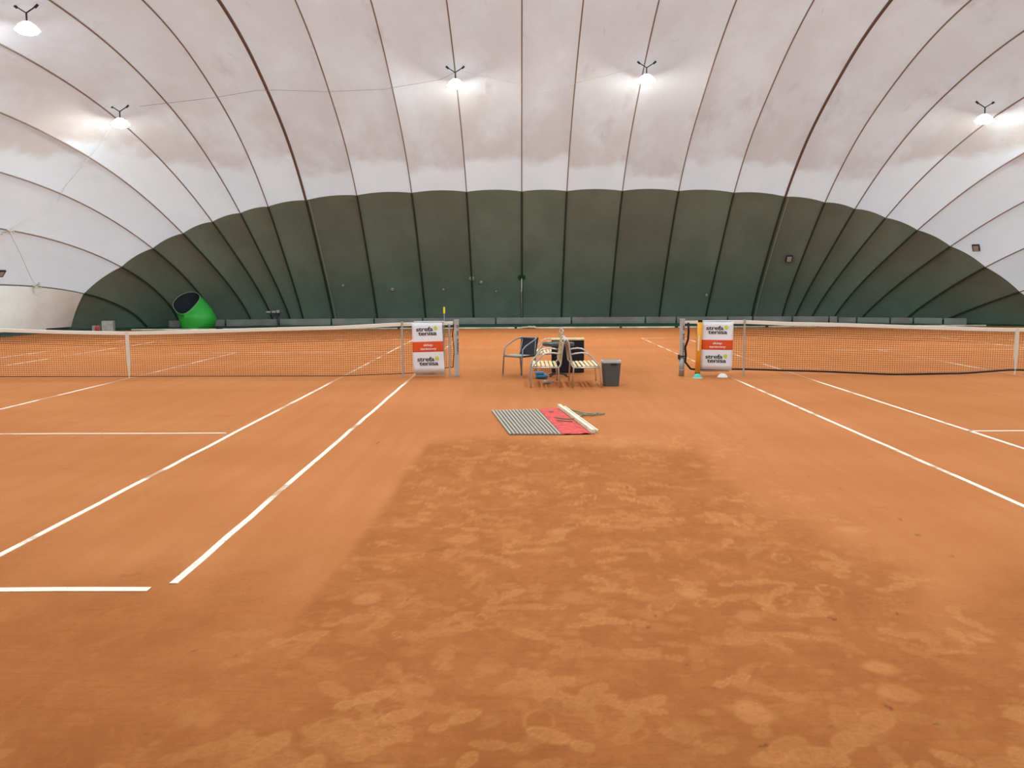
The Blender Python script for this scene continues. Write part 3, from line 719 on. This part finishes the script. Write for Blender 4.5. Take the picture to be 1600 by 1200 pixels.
# ------------------------------------------------------------------ things along the green wall
root = thing('fabric_duct', (-13.25, 35.9, 0), 'bright green fabric air duct with a dark open mouth by the green wall', 'air duct')
def ductring(cx, cy, cz, rx, ry, cut=0., n=28, rr=0.):
    o = []
    for k in range(n):
        a = 2*PI*k/n; ca, sa = math.cos(a), math.sin(a); f = 1+rr*math.sin(5*a+cz*3)
        o.append((cx+rx*ca*f, cy+ry*sa*f, max(.0, cz+cut*(.16*ca+1.0*sa-.55*max(0, -sa)**3))))
    return o
prof = [(.0, 0, 0, .52, .50, 0, 0), (.08, 0, .10, .66, .60, 0, .02), (.10, 0, .45, .74, .66, .0, .03), (-.02, -.03, .80, .70, .60, .12, .03), (-.18, -.06, 1.02, .62, .52, .26, .02), (-.27, -.08, 1.14, .55, .46, .33, .01), (-.30, -.08, 1.17, .53, .44, .34, 0)]
rings = [ductring(*p[:6], 28, p[6]) for p in prof]; V = sum(rings, []); F = []
for i in range(len(rings)-1):
    for k in range(28): k2 = (k+1) % 28; F.append((i*28+k, i*28+k2, (i+1)*28+k2, (i+1)*28+k))
mb = MB(); mb.add(V, F); mb.build('duct_body', M['gduct'], root, True)
rings = [ductring(-.30, -.08, 1.168, .515, .425, .34), ductring(-.2, -.05, 1.0, .55, .45, .25), ductring(-.05, 0, .6, .45, .4, 0), ductring(0, 0, .3, .05, .05, 0)]; V = sum(rings, []); F = []
for i in range(3):
    for k in range(28): k2 = (k+1) % 28; F.append((i*28+k, i*28+k2, (i+1)*28+k2, (i+1)*28+k))
mb = MB(); mb.add(V, F); mb.build('lining', M['lining'], root, True)
mb = MB(); rg = ductring(-.30, -.08, 1.175, .53, .44, .34); mb.tube([Vector(p) for p in rg]+[Vector(rg[0])], .009, 6, caps=False); mb.build('pale_hem', M['patch'], root, True)

def boxthing(name, c, s, m, label, cat, rz=0., group=None):
    root = thing(name, (c[0], c[1], 0), label, cat, rz, group)
    mb = MB(); mb.box((0, 0, c[2]), s); mb.build('carton', m, root)
    mb = MB(); mb.box((0, 0, c[2]+s[2]/2+.004), (s[0]*1.02, s[1]*.48, .006)); mb.build('lid_flap', m, root)
boxthing('storage_box', (-16.55, 34.35, .13), (.26, .3, .22), M['greybox'], 'small pale box, left one of the pair in the far left corner', 'box')
boxthing('storage_box', (-16.15, 34.45, .22), (.42, .35, .40), M['greybox'], 'taller pale box, right one of the pair in the far left corner', 'box', .2)
root = thing('red_canister', (-16.40, 34.02, 0), 'small red canister in front of the pale boxes in the far left corner', 'canister')
mb = MB(); mb.lathe([(0, .0), (.07, .0), (.07, .2), (.03, .25), (.03, .29), (0, .29)], n=14); mb.build('body', M['redc'], root, True)
mb = MB(); mb.tube([(0, 0, .28), (0, 0, .31)], .034, 10); mb.build('cap', M['dark'], root)

root = thing('equipment_stand', (-10.42, 37.25, 0), 'low dark stand holding grey equipment against the green wall', 'stand')
mb = MB(); mb.tube([(.15, 0, 0), (.15, 0, .62)], .02, 8); mb.build('pole', M['dark'], root)
mb = MB(); mb.box((0, 0, .60), (.56, .30, .05)); mb.box((.12, 0, .52), (.24, .2, .14)); mb.build('shelf', M['dark'], root)
mb = MB(); mb.box((-.19, 0, .66), (.17, .2, .07)); mb.box((.04, 0, .665), (.15, .2, .08)); mb.box((.2, 0, .68), (.12, .1, .11)); mb.build('grey_equipment', M['patch'], root)
mb = MB(); mb.box((.15, 0, .015), (.3, .3, .03)); mb.build('base', M['dark'], root)

def on_dome(x, y, r=.12, off=.02):
    n = surfn(np.array(x), np.array(y)); p = np.array([x, y, float(surfh(np.array(x), np.array(y)))]); return Vector(p-n*off), Vector(-n)
def disc(name, x, y, r, m, label, cat, group=None, inner=0.):
    p, n = on_dome(x, y, off=-.02); Rm = n.to_track_quat('Z', 'Y').to_matrix().to_4x4()
    mb = MB(); mb.lathe([(inner, 0), (inner, .05), (r*.92, .05), (r, .04), (r, 0)], n=18)
    o = mb.build(name, m); o.matrix_world = Matrix.Translation(p) @ Rm; return tag(o, label, cat, group)
for x, y, r, lb in ((-7.5, 37.58, .05, 'small round pale patch on the green wall, leftmost of the patches'),
                    (-5.44, 37.82, .065, 'round pale patch low on the green wall, second from left'),
                    (-3.25, 37.87, .045, 'small round pale patch on the green wall above the yellow-tipped rod'),
                    (-2.02, 37.5, .11, 'largest round pale patch on the green wall, set on a seam'),
                    (-1.62, 37.64, .065, 'round pale patch just right of the largest one on the green wall'),
                    (-1.0, 37.95, .03, 'tiniest round pale patch on the green wall, left of the dark green ring'),
                    (8.05, 38.06, .055, 'lone round pale patch on the green wall right of the benches')):
    disc('repair_patch', x, y, r, M['patch'], lb, 'patch', 'round repair patches on the green wall')
disc('ring_plate', .1, 37.47, .16, M['ring'], 'round dark green plate high on the green wall with a rope hanging from it', 'plate')
mb = MB(); pts = [(.1, 37.20, 2.0), (.1, 37.24, 1.6), (.09, 37.3, 1.45), (.1, 37.6, .8), (.1, 37.95, .38)]
mb.tube(pts[:3], .022, 6); mb.tube(pts[2:], .009, 5); tag(mb.build('rope', M['wrope']), 'white rope hanging from the dark green plate down the green wall', 'rope')
def vent(x, y, label):
    p, n = on_dome(x, y, off=-.02); root = thing('wall_vent', p, label, 'vent'); root.rotation_euler = n.to_track_quat('Z', 'Y').to_euler()
    mb = MB(); mb.box((0, 0, .03), (.26, .32, .06)); mb.build('frame', M['dark'], root)
    mb = MB(); mb.box((0, 0, .05), (.18, .24, .07)); mb.build('cover', M['patch'], root)
vent(11.09, 36.58, 'small square vent with dark frame high on the green wall')
vent(17.4, 34.0, 'small square vent on the white fabric at the right, above the green wall')
# ties and threads on the left side
def knot(x, y, label, seed, s=1.):
    p, n = on_dome(x, y, off=.06); rr = random.Random(seed); mb = MB()
    for k in range(5):
        pts = [Vector((0, 0, 0))]
        for q in range(4): pts.append(pts[-1]+Vector((rr.uniform(-.07, .07), rr.uniform(-.1, .1), rr.uniform(-.05, .04)))*s)
        mb.tube(pts, .022*s, 6)
    mb.build('rag', M['wrope'], loc=p); o = COL.objects[-1]; return o
o = knot(-17.25, 29.9, '', 1, 1.3); tag(o, 'white rag tied on the upper seam at the left edge of the dome', 'rag')
o = knot(-17.95, 32.66, '', 5, 1.2); tag(o, 'white rag tied on the lowest seam at the left of the dome', 'rag')
def dline(pts, r, m, name, label, cat, off=.05):
    P3 = []
    for x, y in pts: p, n = on_dome(x, y, off=off); P3.append(p)
    Q_ = []
    for a, b in zip(P3, P3[1:]):
        for k in range(5):
            m_ = a.lerp(b, k/5); Q_.append(m_)
    Q_.append(P3[-1]); mb = MB(); mb.tube(Q_, r, 5); return tag(mb.build(name, m), label, cat)
dline([(-12.6, 28.3), (-13.7, 29.3), (-15.36, 30.13), (-15.85, 30.5), (-16.6, 30.2), (-17.25, 29.9)], .008, M['wrope'], 'thread', 'thin white thread running from the left lamp down to the upper rag', 'thread')
dline([(-17.25, 29.9), (-17.6, 31.2), (-17.9, 32.3), (-17.95, 32.66)], .010, M['wrope'], 'thread', 'thin white thread linking the two rags at the left', 'thread')
dline([(-18.3, 32.1), (-18.6, 32.5), (-18.2, 32.7), (-17.95, 32.66)], .012, M['wrope'], 'thread', 'short white thread looped below the lower rag', 'thread')
# pale curtain hung from the lowest seam on the left
V = []; F = []; nI, nJ = 40, 10
for i in range(nI+1):
    t = i/nI; yt = 20.5+13.9*t; xt = float(seamX(CO[0], (yt-Zc)/DB)); pt, nn_ = on_dome(xt, yt, off=.07)
    yb = 20.0+15.05*t; pb = Vector((-18.95+1.0*max(0, (yb-28)/7)**1.2+(-.4)*max(0, (28-yb)/8), yb, .17+.05*(1-t)))
    for j in range(nJ+1):
        v = j/nJ; q = pt.lerp(pb, v); fold = .035*math.sin(t*46+2*math.sin(t*9))*v+.05*math.sin(v*PI)*math.sin(t*17); q.x += fold; V.append(q)
for i in range(nI):
    for j in range(nJ): a = i*(nJ+1)+j; F.append((a, a+1, a+nJ+2, a+nJ+1))
mb = MB(); mb.add(V, F); tag(mb.build('curtain', M['curtain'], smooth=True), 'pale curtain hanging from the lowest seam along the left side of the dome', 'curtain')
p, n = on_dome(-18.31, 31.10, off=.06); root = thing('wall_bracket', p, 'small dark bracket at the left edge of the white fabric', 'bracket'); root.rotation_euler = n.to_track_quat('Z', 'Y').to_euler()
mb = MB(); mb.box((0, 0, 0), (.26, .30, .05)); mb.build('frame', M['dark'], root)
mb = MB(); mb.box((0, 0, .02), (.15, .18, .05)); mb.build('plate', M['patch'], root)
dline([(-11.9, 28.3), (-9.77, 29.02), (-8.44, 29.1), (-7.86, 29.23), (-6.28, 29.61), (-4.4, 29.67), (-2.5, 29.3), (-1.9, 28.9)], .008, M['cable'], 'lamp_cable', 'thin cable strung along the ceiling between the two left lamps of the far row', 'cable', .03)
dline([(-1.9, 28.9), (.12, 29.58), (.63, 29.95), (1.83, 29.54), (3.9, 28.8)], .008, M['wrope'], 'lamp_cable', 'pale cable sagging along the ceiling between the two middle lamps', 'cable', .03)
mb = MB(); rr = random.Random(4)
for k in range(5): mb.tube([(rr.uniform(-.3, .3), rr.uniform(-.05, .1), .04+rr.uniform(0, .05)) for _ in range(4)], .03, 6)
tag(mb.build('rag', M['edging'], loc=(.35, 35.1, 0)), 'crumpled pale rag lying on the edging at the far edge of the clay', 'rag')

# ------------------------------------------------------------------ lamps
def make_lamp(glow, x, y, drop=.60):
    h = float(surfh(np.array(x), np.array(y))); root = thing('flood_lamp', (x, y, h), '', 'lamp', group='flood lamps hanging under the membrane')
    mb = MB()
    for s in (-1, 1): mb.tube([(s*.27, 0, -.02), (s*.24, 0, -.04), (0, 0, -.19)], .016, 6)
    mb.tube([(0, 0, -.18), (0, 0, -drop+.18)], .02, 6); hg = mb.build('hanger', M['dark'], root, True)
    for s in (-1, 1):
        mb = MB(); mb.tube([(s*.29, 0, .0), (s*.21, 0, -.07)], .032, 8); mb.build('foot_pad', M['dark'], hg)
    z = -drop
    mb = MB(); mb.lathe([(.0, z+.21), (.09, z+.21), (.19, z+.14), (.285, z+.02), (.275, z+.02), (.18, z+.125), (.0, z+.18)], n=20); rf = mb.build('reflector', M['whousing'], root, True)
    mb = MB()
    prof = [(max(.001, .25*math.sin(a)), z+.012-.09*math.cos(a)) for a in np.linspace(0.02, PI/2, 8)]
    mb.lathe(prof, n=14); mb.build('bulb', M[glow], rf, True)
    return root
far_lab = {-12.35: 'far row flood lamp at the left, beside the bright patch', -2.0: 'far row flood lamp left of the middle', 4.03: 'far row flood lamp right of the middle', 14.45: 'far row flood lamp at the right edge of the photo'}
protoA = None; protos = {}
for glow, yy, row in (('glow1', 28.6, 'far'), ('glow2', 21.4, 'second'), ('glow2', 12.4, 'third'), ('glow3', 5.2, 'nearest')):
    for x in ((-12.35, -2.0, 4.03, 14.45) if row != 'second' else (-11.55, -2.0, 4.03, 14.0)):
        y = yy
        if row == 'far': y = {-12.35: 27.9, -2.0: 28.75, 4.03: 28.6, 14.45: 28.15}[x]
        if glow not in protos: o = protos[glow] = make_lamp(glow, x, y)
        else:
            o = copy_tree(protos[glow]); o.location = (x, y, float(surfh(np.array(x), np.array(y))))
        side = {0: 'outermost on the left', 1: 'left of the middle', 2: 'right of the middle', 3: 'outermost on the right'}[[i for i, a in enumerate((-12.35, -2.0, 4.03, 14.45)) if abs(a-x) < 1.2][0]]
        if row == 'second' and x < -5: o['label'] = 'large bright flood lamp in the top left corner of the photo'
        elif row == 'far': o['label'] = far_lab[x]
        else: o['label'] = f'flood lamp {side}, {row} row from the green wall, above frame'

# ------------------------------------------------------------------ world, camera, output
M['whousing'].cycles.emission_sampling = 'NONE'
w = bpy.data.worlds.new('world'); SC.world = w; w.use_nodes = True
nt = w.node_tree; bg = nt.nodes['Background']; tc = nt.nodes.new('ShaderNodeTexCoord'); sx = nt.nodes.new('ShaderNodeSeparateXYZ'); cr = nt.nodes.new('ShaderNodeValToRGB')
mr = nt.nodes.new('ShaderNodeMapRange'); mr.inputs['From Min'].default_value = -1; mr.inputs['From Max'].default_value = 1
nt.links.new(tc.outputs['Generated'], sx.inputs[0]); nt.links.new(sx.outputs['Z'], mr.inputs['Value']); nt.links.new(mr.outputs['Result'], cr.inputs['Fac'])
cr.color_ramp.elements[0].position = .48; cr.color_ramp.elements[0].color = (.30, .30, .27, 1); cr.color_ramp.elements[1].position = .52; cr.color_ramp.elements[1].color = (.84, .955, .985, 1)
nt.links.new(cr.outputs['Color'], bg.inputs['Color']); bg.inputs['Strength'].default_value = 1.35
f, pit, rol, yaw, h = 1373.92, .1126, -.0054, -.0089, 1.7557
def ray(px, py):
    a, b = px-800, py-600; c, s = math.cos(rol), math.sin(rol); x, y = c*a+s*b, -s*a+c*b
    d = (x/f, 1., -y/f); c, s = math.cos(pit), math.sin(pit); d = (d[0], c*d[1]+s*d[2], -s*d[1]+c*d[2])
    c, s = math.cos(yaw), math.sin(yaw); return Vector((c*d[0]+s*d[1], -s*d[0]+c*d[1], d[2]))
F0 = ray(800, 600).normalized(); Rt = (ray(900, 600)-ray(800, 600)).normalized(); Up = Rt.cross(F0)
cam = bpy.data.cameras.new('camera'); co = bpy.data.objects.new('camera', cam); COL.objects.link(co)
cam.sensor_width = 36; cam.lens = 36*f/1600; cam.clip_start = .05; cam.clip_end = 300
co.matrix_world = Matrix(((Rt.x, Up.x, -F0.x, 0), (Rt.y, Up.y, -F0.y, 0), (Rt.z, Up.z, -F0.z, h), (0, 0, 0, 1)))
SC.camera = co
vs = SC.view_settings; SC.display_settings.display_device = 'sRGB'; vs.view_transform = 'Standard'; vs.look = 'None'; vs.gamma = 1; vs.use_curve_mapping = False; vs.exposure = .18
